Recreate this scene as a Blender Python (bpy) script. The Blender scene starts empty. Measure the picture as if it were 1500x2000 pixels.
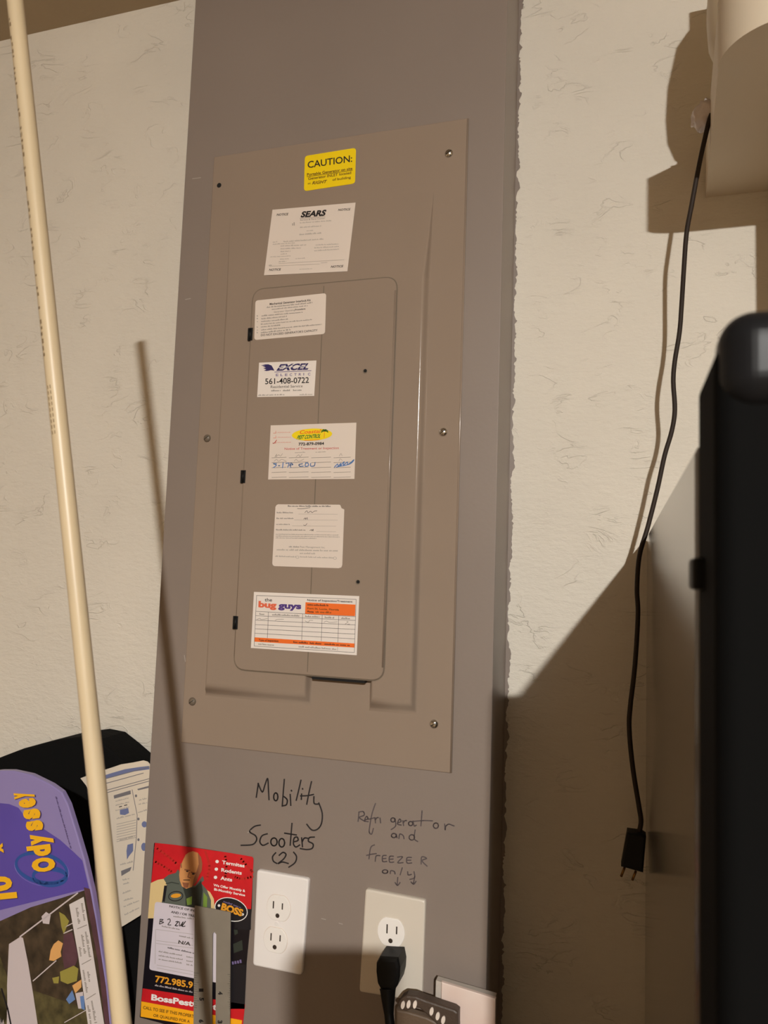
import bpy, bmesh, math, random
from mathutils import Vector, Matrix
random.seed(7)
S = bpy.context.scene
COL = S.collection
# ------------------------------------------------------------------ camera
F_PX = 1462.6                       # focal length in pixels of the 1500 x 2000 frame
YAW, PITCH, ROLL = -0.306889, 0.085998, 0.034619
CAM = Vector((0.0, -0.87, 1.54))
fw = Vector((math.sin(YAW) * math.cos(PITCH), math.cos(YAW) * math.cos(PITCH), math.sin(PITCH)))
rt0 = Vector((math.cos(YAW), -math.sin(YAW), 0)); up0 = rt0.cross(fw)
RT = rt0 * math.cos(ROLL) + up0 * math.sin(ROLL)
UP = -rt0 * math.sin(ROLL) + up0 * math.cos(ROLL)
cd = bpy.data.cameras.new('camera'); cam = bpy.data.objects.new('camera', cd); COL.objects.link(cam)
M = Matrix((RT, UP, -fw)).transposed().to_4x4(); M.translation = CAM
cam.matrix_world = M
cd.sensor_fit = 'VERTICAL'; cd.sensor_height = 36.0; cd.lens = F_PX / 2000 * 36.0
cd.clip_start = 0.01
cd.dof.use_dof = True; cd.dof.focus_distance = 0.95; cd.dof.aperture_fstop = 11.0
S.camera = cam
# ------------------------------------------------------------------ world, exposure
w = bpy.data.worlds.new('world'); S.world = w; w.use_nodes = True
w.node_tree.nodes['Background'].inputs[0].default_value = (0.9, 0.75, 0.55, 1)
w.node_tree.nodes['Background'].inputs[1].default_value = 0.004
S.view_settings.view_transform = 'Standard'; S.view_settings.look = 'None'
S.view_settings.gamma = 1.0; S.view_settings.use_curve_mapping = False
S.view_settings.exposure = 0.0
LAMP = Vector((0.60, -2.60, 2.36)); LAMP_POWER = 15900.0; LAMP_COL = (1.0, 0.98, 0.93)

# ------------------------------------------------------------------ helpers
def ray(px, py):
    return fw + RT * ((px - 750) / F_PX) - UP * ((py - 1000) / F_PX)
def at(px, py, Y):                  # point of the wall-parallel plane y = Y seen at this spot of the photograph
    r = ray(px, py); return CAM + r * ((Y - CAM.y) / r.y)
class Crop:                         # measuring frame: spot measured in a magnified view -> photograph pixel
    def __init__(s, x0, y0, k): s.x0, s.y0, s.k = x0, y0, k
    def __call__(s, x, y): return (s.x0 + x * s.k, s.y0 + y * s.k)
PX = Crop(0, 0, 1)

def lin(c): return tuple((v / 255 / 12.92 if v / 255 <= .04045 else ((v / 255 + .055) / 1.055) ** 2.4) for v in c) + (1,)
MATS = {}
def mat(name, rgb, rough=.6, metal=0.0, spec=.5, bump=None, vary=None, emit=None, coat=0, alpha=None, trans=0):
    """procedural principled material; bump = (scale, strength, stretch xyz), vary = (scale, amount)"""
    if name in MATS: return MATS[name]
    m = bpy.data.materials.new(name); m.use_nodes = True; nt = m.node_tree; b = nt.nodes['Principled BSDF']
    c = rgb if len(rgb) == 4 else tuple(rgb) + (1,)
    b.inputs['Base Color'].default_value = c; b.inputs['Roughness'].default_value = rough
    b.inputs['Metallic'].default_value = metal; b.inputs['Specular IOR Level'].default_value = spec
    if coat: b.inputs['Coat Weight'].default_value = coat; b.inputs['Coat Roughness'].default_value = .1
    if trans: b.inputs['Transmission Weight'].default_value = trans
    if alpha is not None: b.inputs['Alpha'].default_value = alpha
    if emit: b.inputs['Emission Color'].default_value = tuple(emit[0]) + (1,); b.inputs['Emission Strength'].default_value = emit[1]
    tc = nt.nodes.new('ShaderNodeNewGeometry')
    if vary:
        n = nt.nodes.new('ShaderNodeTexNoise'); n.inputs['Scale'].default_value = vary[0]; n.inputs['Detail'].default_value = 5
        nt.links.new(tc.outputs['Position'], n.inputs['Vector'])
        r = nt.nodes.new('ShaderNodeMapRange'); r.inputs[1].default_value = .3; r.inputs[2].default_value = .7
        r.inputs[3].default_value = 1 - vary[1]; r.inputs[4].default_value = 1 + vary[1]
        nt.links.new(n.outputs[0], r.inputs[0])
        mx = nt.nodes.new('ShaderNodeMix'); mx.data_type = 'RGBA'; mx.blend_type = 'MULTIPLY'; mx.inputs[0].default_value = 1
        mx.inputs[6].default_value = c; nt.links.new(r.outputs[0], mx.inputs[7]); nt.links.new(mx.outputs[2], b.inputs['Base Color'])
    if bump:
        mp = nt.nodes.new('ShaderNodeMapping'); mp.inputs['Scale'].default_value = bump[2] if len(bump) > 2 else (1, 1, 1)
        nt.links.new(tc.outputs['Position'], mp.inputs[0])
        n = nt.nodes.new('ShaderNodeTexNoise'); n.inputs['Scale'].default_value = bump[0]; n.inputs['Detail'].default_value = 6
        nt.links.new(mp.outputs[0], n.inputs['Vector'])
        bp = nt.nodes.new('ShaderNodeBump'); bp.inputs['Strength'].default_value = bump[1]; bp.inputs['Distance'].default_value = .002
        nt.links.new(n.outputs[0], bp.inputs['Height']); nt.links.new(bp.outputs[0], b.inputs['Normal'])
    MATS[name] = m; return m

def wall_mat(name, rgb):
    """troweled plaster: soft lumps, thin ridges that break here and there"""
    m = mat(name, rgb, .75, spec=.25, vary=(6, .03)); nt = m.node_tree; b = nt.nodes['Principled BSDF']
    g = nt.nodes.new('ShaderNodeNewGeometry')
    mp = nt.nodes.new('ShaderNodeMapping'); mp.inputs['Scale'].default_value = (1, 1, 2.2)
    nt.links.new(g.outputs['Position'], mp.inputs[0])
    n1 = nt.nodes.new('ShaderNodeTexNoise'); n1.inputs['Scale'].default_value = 55; n1.inputs['Detail'].default_value = 7; n1.inputs['Roughness'].default_value = .62
    n2 = nt.nodes.new('ShaderNodeTexNoise'); n2.inputs['Scale'].default_value = 14; n2.inputs['Detail'].default_value = 4; n2.inputs['Distortion'].default_value = 1.2
    for n in (n1, n2): nt.links.new(mp.outputs[0], n.inputs['Vector'])
    # trowel ridges: thin level lines of a distorted noise
    sub = nt.nodes.new('ShaderNodeMath'); sub.operation = 'SUBTRACT'; sub.inputs[1].default_value = .5; nt.links.new(n2.outputs[0], sub.inputs[0])
    ab = nt.nodes.new('ShaderNodeMath'); ab.operation = 'ABSOLUTE'; nt.links.new(sub.outputs[0], ab.inputs[0])
    mr = nt.nodes.new('ShaderNodeMapRange'); mr.inputs[1].default_value = 0; mr.inputs[2].default_value = .02; mr.inputs[3].default_value = 1; mr.inputs[4].default_value = 0
    nt.links.new(ab.outputs[0], mr.inputs[0])
    n3 = nt.nodes.new('ShaderNodeTexNoise'); n3.inputs['Scale'].default_value = 22; nt.links.new(g.outputs['Position'], n3.inputs['Vector'])
    m3 = nt.nodes.new('ShaderNodeMapRange'); m3.inputs[1].default_value = .5; m3.inputs[2].default_value = .62; nt.links.new(n3.outputs[0], m3.inputs[0])
    mul = nt.nodes.new('ShaderNodeMath'); mul.operation = 'MULTIPLY'; nt.links.new(mr.outputs[0], mul.inputs[0]); nt.links.new(m3.outputs[0], mul.inputs[1])
    ml2 = nt.nodes.new('ShaderNodeMath'); ml2.operation = 'MULTIPLY_ADD'; ml2.inputs[1].default_value = .35; nt.links.new(mul.outputs[0], ml2.inputs[0]); nt.links.new(n1.outputs[0], ml2.inputs[2])
    bp = nt.nodes.new('ShaderNodeBump'); bp.inputs['Strength'].default_value = .75; bp.inputs['Distance'].default_value = .0035
    nt.links.new(ml2.outputs[0], bp.inputs['Height']); nt.links.new(bp.outputs[0], b.inputs['Normal'])
    return m

def link(o, parent=None):
    COL.objects.link(o)
    if parent is not None:
        o.parent = parent; o.matrix_parent_inverse = parent.matrix_world.inverted()
    return o
def empty(name, loc):
    o = bpy.data.objects.new(name, None); o.location = loc; o.empty_display_size = .05; COL.objects.link(o)
    o.matrix_world = Matrix.Translation(loc); return o
def tag(o, label, cat, group=None):
    o['label'] = label; o['category'] = cat
    if group: o['group'] = group
    return o
def struct(o): o['kind'] = 'structure'; return o
def mesh(name, verts, faces, m, parent=None, smooth=False):
    me = bpy.data.meshes.new(name); me.from_pydata([tuple(v) for v in verts], [], faces); me.validate()
    if m: me.materials.append(m)
    if smooth:
        for p in me.polygons: p.use_smooth = True
    me.update(); return link(bpy.data.objects.new(name, me), parent)
def bm_obj(name, bm, m, parent=None, smooth=False):
    bmesh.ops.recalc_face_normals(bm, faces=bm.faces[:])
    me = bpy.data.meshes.new(name); bm.to_mesh(me); bm.free()
    if m: me.materials.append(m)
    if smooth:
        for p in me.polygons: p.use_smooth = True
    return link(bpy.data.objects.new(name, me), parent)
def box(name, lo, hi, m, parent=None, bev=0.0, seg=2):
    bm = bmesh.new(); bmesh.ops.create_cube(bm, size=1)
    for v in bm.verts: v.co = Vector([(lo[i] + hi[i]) / 2 + v.co[i] * (hi[i] - lo[i]) for i in range(3)])
    if bev: bmesh.ops.bevel(bm, geom=bm.edges[:], offset=bev, segments=seg, affect='EDGES', profile=.5)
    return bm_obj(name, bm, m, parent, smooth=False)
def tube(name, pts, r, m, parent=None, sides=14, cap=True):
    """swept round tube along a list of points; r is a number or a list"""
    pts = [Vector(p) for p in pts]; n = len(pts); R = r if isinstance(r, (list, tuple)) else [r] * n
    V, Fc = [], []; ref = Vector((0.3, 1, 0.2)).normalized()
    for i, p in enumerate(pts):
        t = (pts[min(i + 1, n - 1)] - pts[max(i - 1, 0)]).normalized()
        a = (ref - t * ref.dot(t)).normalized(); b = t.cross(a)
        for k in range(sides):
            q = 2 * math.pi * k / sides; V.append(p + (a * math.cos(q) + b * math.sin(q)) * R[i])
    for i in range(n - 1):
        for k in range(sides):
            k2 = (k + 1) % sides; Fc.append((i * sides + k, i * sides + k2, (i + 1) * sides + k2, (i + 1) * sides + k))
    if cap: Fc.append(tuple(range(sides))[::-1]); Fc.append(tuple((n - 1) * sides + k for k in range(sides)))
    o = mesh(name, V, Fc, m, parent)
    for p in o.data.polygons: p.use_smooth = len(p.vertices) == 4
    return o
def smooth_path(pts, k=6):
    pts = [Vector(p) for p in pts]; out = []
    for i in range(len(pts) - 1):
        p0, p1, p2, p3 = pts[max(i - 1, 0)], pts[i], pts[i + 1], pts[min(i + 2, len(pts) - 1)]
        for j in range(k):
            t = j / k
            out.append(.5 * (2 * p1 + (p2 - p0) * t + (2 * p0 - 5 * p1 + 4 * p2 - p3) * t * t + (3 * p1 - p0 - 3 * p2 + p3) * t ** 3))
    out.append(pts[-1]); return out
def offset2(pts, d):                # inset of a simple 2D polygon by d (positive = inwards)
    n = len(pts); A = sum(pts[i][0] * pts[(i + 1) % n][1] - pts[(i + 1) % n][0] * pts[i][1] for i in range(n)); s = 1 if A > 0 else -1
    out = []
    for i in range(n):
        p, q, r = Vector(pts[i - 1]), Vector(pts[i]), Vector(pts[(i + 1) % n])
        a = (q - p).normalized(); b = (r - q).normalized(); na = Vector((-a.y, a.x)) * s; nb = Vector((-b.y, b.x)) * s
        k = na + nb; k = k / max(k.length_squared, .3) * 2
        out.append(q + k * d)
    return out
def prism(name, pts, yf, yb, m, parent=None, bev=0.0, slope=None):
    """outline pts (x, z) extruded from front y = yf to back y = yb, front edge chamfered by bev (slope = chamfer depth)"""
    n = len(pts); sl = slope if slope is not None else bev; V, Fc = [], []
    rings = [(offset2(pts, bev), yf)] if bev else []
    if bev and slope is None: rings.append((offset2(pts, bev * .3), yf + bev * .3))
    rings += [(pts, yf + sl), (pts, yb)]
    for P, y in rings: V += [(p[0], y, p[1]) for p in P]
    for k in range(len(rings) - 1):
        for i in range(n):
            j = (i + 1) % n; Fc.append((k * n + i, k * n + j, (k + 1) * n + j, (k + 1) * n + i))
    Fc.append(tuple(range(n))); Fc.append(tuple((len(rings) - 1) * n + i for i in range(n))[::-1])
    bm = bmesh.new(); vs = [bm.verts.new(v) for v in V]
    for f in Fc:
        try: bm.faces.new([vs[i] for i in f])
        except ValueError: pass
    return bm_obj(name, bm, m, parent)
def round_px(quad, r, k=5):         # rounded corners for an outline (2D points)
    out = []; n = len(quad)
    for i in range(n):
        p, q, s = Vector(quad[i - 1]), Vector(quad[i]), Vector(quad[(i + 1) % n])
        a = q + (p - q).normalized() * r; b = q + (s - q).normalized() * r
        for j in range(k + 1):
            t = j / k; out.append(tuple((1 - t) ** 2 * a + 2 * t * (1 - t) * q + t * t * b))
    return out
def xz(px, Y): return [(at(x, y, Y).x, at(x, y, Y).z) for x, y in px]
def disc(name, c, r, yf, yb, m, parent=None, n=20, bev=0.0, slope=None):
    return prism(name, [(c[0] + r * math.cos(2 * math.pi * i / n), c[1] + r * math.sin(2 * math.pi * i / n)) for i in range(n)], yf, yb, m, parent, bev, slope)

# ---- flat print: letters, rules and marks as thin ink meshes lying on a sheet
_glyph = {}
def glyphs(s, bold=0.0):
    if (s, bold) in _glyph: return _glyph[(s, bold)]
    cu = bpy.data.curves.new('ink', 'FONT'); cu.body = s; cu.resolution_u = 3; cu.offset = bold; cu.fill_mode = 'FRONT'
    o = bpy.data.objects.new('ink', cu); COL.objects.link(o); bpy.context.view_layer.update()
    me = o.evaluated_get(bpy.context.evaluated_depsgraph_get()).to_mesh()
    V = [(v.co.x, v.co.y) for v in me.vertices]; Fc = [tuple(p.vertices) for p in me.polygons]
    bpy.data.objects.remove(o); bpy.data.curves.remove(cu)
    x0 = min(v[0] for v in V); x1 = max(v[0] for v in V)
    desc = any(ch in 'gjpqy' for ch in s) * -.0
    y0 = 0.0; y1 = .729 if any(ch.isupper() or ch.isdigit() or ch in 'bdfhklt' for ch in s) else .55
    _glyph[(s, bold)] = ([((a - x0) / (x1 - x0), (b - y0) / (y1 - y0)) for a, b in V], Fc); return _glyph[(s, bold)]
class Sheet:
    """a flat printed thing on the plane y = Y (or any plane through `plane`): collects ink by colour"""
    def __init__(s, Y, crop=PX, plane=None): s.Y, s.c, s.ink, s.plane, s.fine, s.kind = Y, crop, {}, plane, False, 'printed_shape'
    def pt(s, x, y, lift):
        p = s.c(x, y)
        if s.plane:
            o, n = s.plane; r = ray(*p); return CAM + r * ((o + n * lift - CAM).dot(n) / r.dot(n))
        return at(p[0], p[1], s.Y - lift)
    def poly(s, col, P, lay=1, faces=None):
        key = (col, lay, 'fine_print') if s.fine else (col, lay, s.kind, len(s.ink))
        V, Fc = s.ink.setdefault(key, ([], [])); k = len(V)
        V += [s.pt(x, y, .00012 * lay) for x, y in P]
        Fc += [tuple(i + k for i in f) for f in faces] if faces else [tuple(range(k, k + len(P)))]
    def text(s, col, st, bl, br, tl, lay=2, bold=0.0, shear=0.0):
        s.kind = 'lettering'; V, Fc = glyphs(st, bold); u = Vector(br) - Vector(bl); v = Vector(tl) - Vector(bl)
        s.poly(col, [tuple(Vector(bl) + u * (a + shear * b * v.length / u.length) + v * b) for a, b in V], lay, Fc); s.kind = 'printed_shape'
    def line(s, col, pts, wd, lay=2):
        s.fine = True
        for (a, b) in zip(pts[:-1], pts[1:]):
            a, b = Vector(a), Vector(b)
            if (b - a).length < 1e-6: continue
            t = (b - a).normalized(); n = Vector((-t.y, t.x)) * wd / 2; a2 = a - t * wd * .3; b2 = b + t * wd * .3
            s.poly(col, [tuple(a2 + n), tuple(b2 + n), tuple(b2 - n), tuple(a2 - n)], lay)
        s.fine = False
    def stroke(s, col, pts, wd, lay=2):
        s.line(col, [tuple(p) for p in smooth_path([Vector((x, y, 0)) for x, y in pts], 4) for p in [p.xy]], wd, lay)
    def oval(s, col, c, rx, ry, lay=2, rot=0.0, n=28, hole=None):
        def ring(a, b): return [(c[0] + a * math.cos(q) * math.cos(rot) - b * math.sin(q) * math.sin(rot), c[1] + a * math.cos(q) * math.sin(rot) + b * math.sin(q) * math.cos(rot)) for q in [2 * math.pi * i / n for i in range(n)]]
        o = ring(rx, ry)
        if hole: s.poly(col, o + ring(rx * hole[0], ry * hole[1]), lay, [(i, (i + 1) % n, n + (i + 1) % n, n + i) for i in range(n)])
        else: s.poly(col, o, lay)
    def small(s, col, a, b, h, lay=2, gap=.22, fill=.55):
        """a line of print too small to read: a row of word-like upright dashes from a to b, height h"""
        s.fine = True; a, b = Vector(a), Vector(b); L = (b - a).length; t = (b - a) / L; n = Vector((t.y, -t.x)); x = 0
        while x < L:
            wl = min(random.uniform(1.5, 5) * h, L - x); y = x
            while y < x + wl - h * .2:
                hh = h * random.choice((.6, .6, .7, 1)); wd = h * .34 * fill * 2
                p = a + t * y; s.poly(col, [tuple(p), tuple(p + t * wd), tuple(p + t * wd + n * hh), tuple(p + n * hh)], lay); y += wd + h * .16
            x += wl + h * gap * 2
        s.fine = False
    def build(s, parent, name=None):
        for key, (V, Fc) in s.ink.items():
            o = mesh(name or key[2], V, Fc, INK[key[0]], parent)
            if key[2] == 'fine_print' and name is None: o['kind'] = 'stuff'
        s.ink = {}
INK = {k: mat('ink_' + k, lin(v), .55) for k, v in dict(
    black=(28, 24, 24), brown=(96, 62, 10), grey=(140, 132, 124), pale=(168, 158, 148), dark=(70, 64, 60), navy=(44, 34, 92), violet=(118, 104, 150),
    yellow=(244, 214, 0), orange=(240, 110, 30), red=(198, 40, 34), rose=(222, 130, 112), green=(58, 122, 40), blue=(96, 142, 205),
    bugorange=(226, 104, 70), bugpurple=(78, 52, 128), white=(240, 236, 232), gold=(232, 160, 40), amber=(255, 178, 20), flyred=(208, 24, 34), flyblack=(22, 18, 24),
    skin=(214, 150, 92), skinshade=(150, 92, 62), cream=(226, 198, 140), vest=(92, 98, 88), vestdark=(48, 54, 46), lime=(120, 150, 60), sheetblue=(112, 120, 158), sheetgrey=(120, 116, 118),
    lilac=(134, 120, 172), purple=(88, 72, 160), odyellow=(238, 178, 22), odshadow=(62, 44, 92), ring=(40, 78, 150), ringlight=(120, 112, 190), foliage=(66, 54, 36), foliagegreen=(82, 74, 44),
    maroon=(86, 46, 58), hand=(214, 160, 96), olive=(146, 136, 62), jean=(96, 128, 180), net=(196, 184, 186), marker=(40, 36, 38), faded=(92, 82, 84), strip=(206, 198, 196)).items()}

for k_, v_, q_ in (('foliage', (62, 50, 36), (70, .55)), ('foliagegreen', (80, 72, 44), (80, .5)), ('purple', (88, 72, 160), (9, .06)), ('flyred', (206, 26, 34), (30, .12)), ('maroon', (84, 54, 62), (60, .25))):
    INK[k_] = mat('print_' + k_, lin(v_), .5, vary=q_)
M_WALL = wall_mat('plaster_cream', (.75, .69, .595))
M_ROOM = mat('garage_wall_tan', (.58, .45, .29), .85, bump=(60, .3), vary=(4, .06))
M_CEIL = mat('ceiling_paint', (.42, .335, .23), .9, bump=(90, .3), vary=(5, .04))
M_FLOOR = mat('stained_concrete', (.17, .11, .06), .8, bump=(40, .3), vary=(3, .1))
M_GREY = mat('grey_chase_paint', lin((136, 123, 114)), .42, bump=(160, .08), vary=(7, .03))
M_COVER = mat('panel_enamel', lin((147, 130, 115)), .18, spec=.5, bump=(220, .04), vary=(9, .02))
M_STEEL = mat('zinc_screw', (.62, .60, .56), .22, 1.0)
M_PSCREW = mat('painted_screw', lin((110, 98, 84)), .4)
M_BLACK = mat('black_plastic', (.006, .006, .006), .5, spec=.2)
M_HOLE = mat('dark_void', (.006, .005, .005), .9)
M_PAPER = mat('label_paper', lin((222, 208, 196)), .6)
M_PAPERW = mat('label_vinyl', lin((232, 222, 214)), .45)
# ------------------------------------------------------------------ the room
WY = 0.10                            # plaster wall plane; the grey chase front is y = 0
CEIL = 1.54 + 0.912
FX0, FX1 = -0.5855, -0.138           # grey chase left and right
def slab(name, lo, hi, m): return struct(box(name, lo, hi, m))
slab('wall_back', (-2.8, WY, 0), (2.8, WY + .12, CEIL), M_WALL)
slab('wall_left', (-2.92, -5.2, 0), (-2.8, WY + .12, CEIL), M_ROOM)
slab('wall_right', (2.8, -5.2, 0), (2.92, WY + .12, CEIL), M_ROOM)
slab('wall_front', (-2.92, -5.32, 0), (2.92, -5.2, CEIL), M_ROOM)
slab('floor', (-2.92, -5.32, -.1), (2.92, WY + .12, 0), M_FLOOR)
slab('ceiling', (-2.92, -5.32, CEIL), (2.92, WY + .12, CEIL + .1), M_CEIL)
chase = struct(box('wall_chase', (FX0, 0, 0), (FX1, WY, CEIL), M_GREY, bev=.0012))
chase['label'] = 'grey painted boxed chase that carries the breaker panel'
# ragged line of grey paint where the chase meets the rough plaster
V, Fc = [], []; z = 0.0; i = 0; wv = 0.004
while z < CEIL:
    wv = max(.0015, min(.0070, wv + random.gauss(0, .0010) + (.0038 - wv) * .25))
    V += [(FX1 - .002, WY - .0012, z), (FX1 + wv, WY - .0012, z)]
    if i: Fc.append((2 * i - 2, 2 * i - 1, 2 * i + 1, 2 * i))
    z += random.uniform(.0012, .004); i += 1
mesh('paint_edge', V, Fc, M_GREY, chase)
# pencil-thick marker writing on the chase
hw = Sheet(0.0, Crop(460, 1500, .29333))
def ov(cx, cy, rx, ry, a0=0, a1=380): return [(cx + rx * math.cos(math.radians(a)), cy + ry * math.sin(math.radians(a))) for a in range(a0, a1, 40)]
for st in ([(138, 196), (145, 150), (152, 102)], [(150, 102), (178, 160), (196, 112), (214, 70), (219, 140), (223, 212)], ov(268, 192, 14, 26), [(325, 75), (318, 160), (311, 255)],
           [(311, 252), (338, 245), (344, 212), (322, 190)], [(364, 175), (368, 250)], [(371, 148), (374, 154)], [(436, 80), (420, 150), (404, 216)], [(440, 172), (438, 210)], [(446, 136), (447, 142)],
           [(506, 90), (490, 160), (474, 242)], [(432, 186), (480, 184), (520, 176)], [(522, 190), (524, 236), (554, 240)], [(554, 232), (577, 300), (572, 370), (545, 408), (508, 413), (474, 374)],
           [(166, 380), (125, 390), (94, 424), (132, 450), (140, 480), (112, 510), (36, 515)], [(212, 438), (176, 452), (162, 490), (182, 515), (218, 500)], ov(256, 492, 21, 26), ov(308, 498, 19, 28),
           [(376, 368), (370, 440), (364, 515)], [(326, 434), (366, 440), (406, 446)], [(388, 492), (416, 482), (410, 460), (390, 468), (386, 506), (402, 526), (428, 512)], [(440, 464), (446, 526)],
           [(444, 492), (458, 467), (480, 468)], [(526, 460), (492, 464), (486, 488), (516, 506), (510, 535), (474, 543), (430, 536)],
           [(268, 564), (247, 590), (252, 620), (276, 636)], [(290, 582), (316, 562), (336, 576), (320, 606), (284, 636), (312, 626), (352, 636)], [(386, 560), (406, 590), (396, 630), (354, 661)]):
    hw.stroke('marker', st, 9.5)
    if st[-1] in ((474, 374), (430, 536), (354, 661)): hw.build(chase, 'handwriting')
for st in ([(822, 292), (816, 356)], [(820, 294), (850, 290), (856, 314), (824, 330), (862, 356)], [(862, 345), (882, 338), (872, 322), (860, 350), (884, 358)], [(932, 236), (910, 300), (896, 372), (890, 425), (906, 440), (918, 402)],
           [(884, 342), (930, 330)], [(928, 334), (932, 366)], [(931, 346), (940, 332), (952, 330)], [(962, 332), (966, 366)], ov(1048, 346, 14, 14), [(1062, 338), (1066, 385), (1036, 410)], [(1078, 366), (1102, 356), (1092, 340), (1078, 372), (1104, 380)],
           [(1114, 350), (1119, 384)], [(1118, 366), (1126, 352), (1140, 350)], ov(1166, 370, 14, 14), [(1182, 352), (1190, 386), (1204, 380)], [(1242, 284), (1238, 340), (1234, 386)], [(1180, 356), (1250, 350), (1312, 352)], ov(1334, 384, 17, 18),
           [(1392, 372), (1396, 412), (1400, 388), (1420, 374), (1444, 382), (1456, 386)], ov(1054, 450, 16, 14), [(1070, 440), (1076, 466)], [(1088, 470), (1094, 440), (1116, 450), (1122, 472)], ov(1174, 462, 18, 18), [(1196, 412), (1190, 470), (1214, 490)],
           [(926, 512), (900, 530), (888, 606)], [(872, 582), (908, 574), (938, 570)], [(930, 622), (936, 586), (962, 584)], [(1004, 582), (980, 586), (980, 622), (1008, 622)], [(980, 604), (1002, 602)], [(1052, 588), (1026, 590), (1026, 626), (1054, 626)],
           [(1028, 608), (1050, 606)], [(1078, 594), (1112, 592), (1080, 630), (1116, 630)], [(1172, 596), (1142, 598), (1142, 632), (1174, 632)], [(1144, 614), (1168, 614)], [(1236, 640), (1240, 592), (1272, 602), (1242, 618), (1276, 654)],
           ov(996, 690, 18, 12), [(1030, 704), (1034, 684), (1058, 690), (1062, 706)], [(1110, 664), (1096, 712)], [(1146, 690), (1150, 712), (1172, 708)], [(1188, 690), (1192, 730), (1160, 742)],
           [(1080, 728), (1076, 778)], [(1062, 762), (1078, 782), (1096, 762)], [(1192, 726), (1184, 772)], [(1168, 758), (1186, 774), (1202, 754)]):
    hw.stroke('faded', st, 8.0)
    if st[-1] in ((1456, 386), (1214, 490), (1276, 654), (1160, 742), (1096, 762), (1202, 754)): hw.build(chase, 'handwriting')
# pale scuffs on the grey paint
sc = Sheet(0.0, PX)
for a, b in (((376, 349), (392, 347)), ((362, 585), (372, 583)), ((628, 1794), (636, 1796)), ((662, 1803), (669, 1805)), ((484, 1626), (490, 1622)), ((360, 1280), (362, 1292))): sc.line('pale', [a, b], 1.6)
sc.build(chase, 'scuff_mark')

# ------------------------------------------------------------------ breaker panel
panel = tag(empty('breaker_panel', (-.361, 0, 1.30)), 'taupe enamel breaker panel cover with hinged door, screwed to the grey chase', 'electrical panel')
YC = -.0022                          # cover face
cov = [(-.5395, 1.3175), (-.1838, 1.3175), (-.1838, 2.110), (-.5395, 2.110)]
prism('cover', cov, YC, .0, M_COVER, panel, bev=.0012)
# raised pan round the door, with the finger notch below the door
YP = -.0125
pan_px = [(447, 462), (846, 432), (824, 880), (813, 1403), (718, 1392), (722, 1336), (612, 1326), (607, 1390), (399, 1366), (423, 900)]
def yc_px(pts, Y): return xz(pts, Y)
pz = yc_px(pan_px, YC)
pz = [(pz[0][0], pz[1][1]), pz[1], (pz[1][0], pz[3][1]), (pz[4][0], pz[3][1]), (pz[4][0], pz[5][1]), (pz[6][0], pz[5][1]), (pz[6][0], pz[3][1]), (pz[0][0], pz[3][1])]
ztop = at(640, 392, YC).z; zr = at(640, 556, YP).z     # the raised pan ramps up from the flat cover and is level from the door top down
base = [(pz[0][0], zr)] + [(pz[1][0], zr)] + pz[2:]
prof = [(0, 0), (.12, .012), (.28, .09), (.42, .30), (.58, .70), (.72, .91), (.88, .988), (1, 1)]   # soft pressed edge
V, Fc = [], []; n = len(base); WD = .0095
for (u, h) in prof:
    ring = offset2(base, WD * u)
    for i, p in enumerate(ring): V.append((p[0], YC + .0004 + (YP - YC - .0004) * h, zr if i < 2 else p[1] + (.013 * u if abs(base[i][1] - pz[3][1]) < 1e-6 else 0)))
for k_ in range(len(prof) - 1):
    for i in range(1, n):
        j = (i + 1) % n; Fc.append((k_ * n + i, k_ * n + j, (k_ + 1) * n + j, (k_ + 1) * n + i))
last = (len(prof) - 1) * n; nsides = len(Fc)
Fc.append(tuple(last + i for i in range(n)))
tl, tr = len(V), len(V) + 1; V += [(base[0][0], YC + .0004, ztop), (base[1][0], YC + .0004, ztop)]
Fc.append((tl, last, last + 1, tr))
for k_ in range(len(prof) - 1): Fc.append((tl, k_ * n, (k_ + 1) * n)); Fc.append((tr, (k_ + 1) * n + 1, k_ * n + 1))
bm = bmesh.new(); vs = [bm.verts.new(v) for v in V]
for i, f in enumerate(Fc):
    fc = bm.faces.new([vs[q] for q in f]); fc.smooth = i < nsides
bm_obj('raised_pan', bm, M_COVER, panel)
RAMP_O = Vector((0, YC + .0004, ztop)); RAMP_N = Vector((0, -(ztop - zr), YC - YP)).normalized()
if RAMP_N.y > 0: RAMP_N = -RAMP_N
tube('edge_glint_bead', [(-.1838, YC + .0008, 1.3180), (-.1838, YC + .0008, 2.109)], .0013, M_COVER, panel, 10)  # bead added to catch a highlight along the cover's right edge
# hinged door with rounded corners
YD = -.0145
dz = xz([(497, 566), (776, 541), (749, 1329), (455, 1308)], YP)
dx0 = (dz[0][0] + dz[3][0]) / 2; dx1 = (dz[1][0] + dz[2][0]) / 2; dt = (dz[0][1] + dz[1][1]) / 2; db = (dz[2][1] + dz[3][1]) / 2
drect = round_px([(dx0, dt), (dx1, dt), (dx1, db), (dx0, db)], .016, 6)
prism('door_gap', [tuple(p) for p in offset2(drect, -.0012)], YP - .0002, YP + .001, M_PSCREW, panel)
door = prism('door', drect, YD, YP + .004, M_COVER, panel, bev=.0014)
door['label'] = 'plain hinged door with rounded corners'
tube('door_glint_bead', [(dx0 + .0004, YP - .0006, db + .016), (dx0 + .0004, YP - .0006, dt - .018)], .0011, M_COVER, panel, 10)  # rounded beads added at both door edges to catch highlight lines
tube('door_glint_bead', [(dx1 - .0012, YD + .0002, db + .016), (dx1 - .0012, YD + .0002, dt - .018)], .0011, M_COVER, panel, 10)
sx = at(618, 900, YD).x
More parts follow.
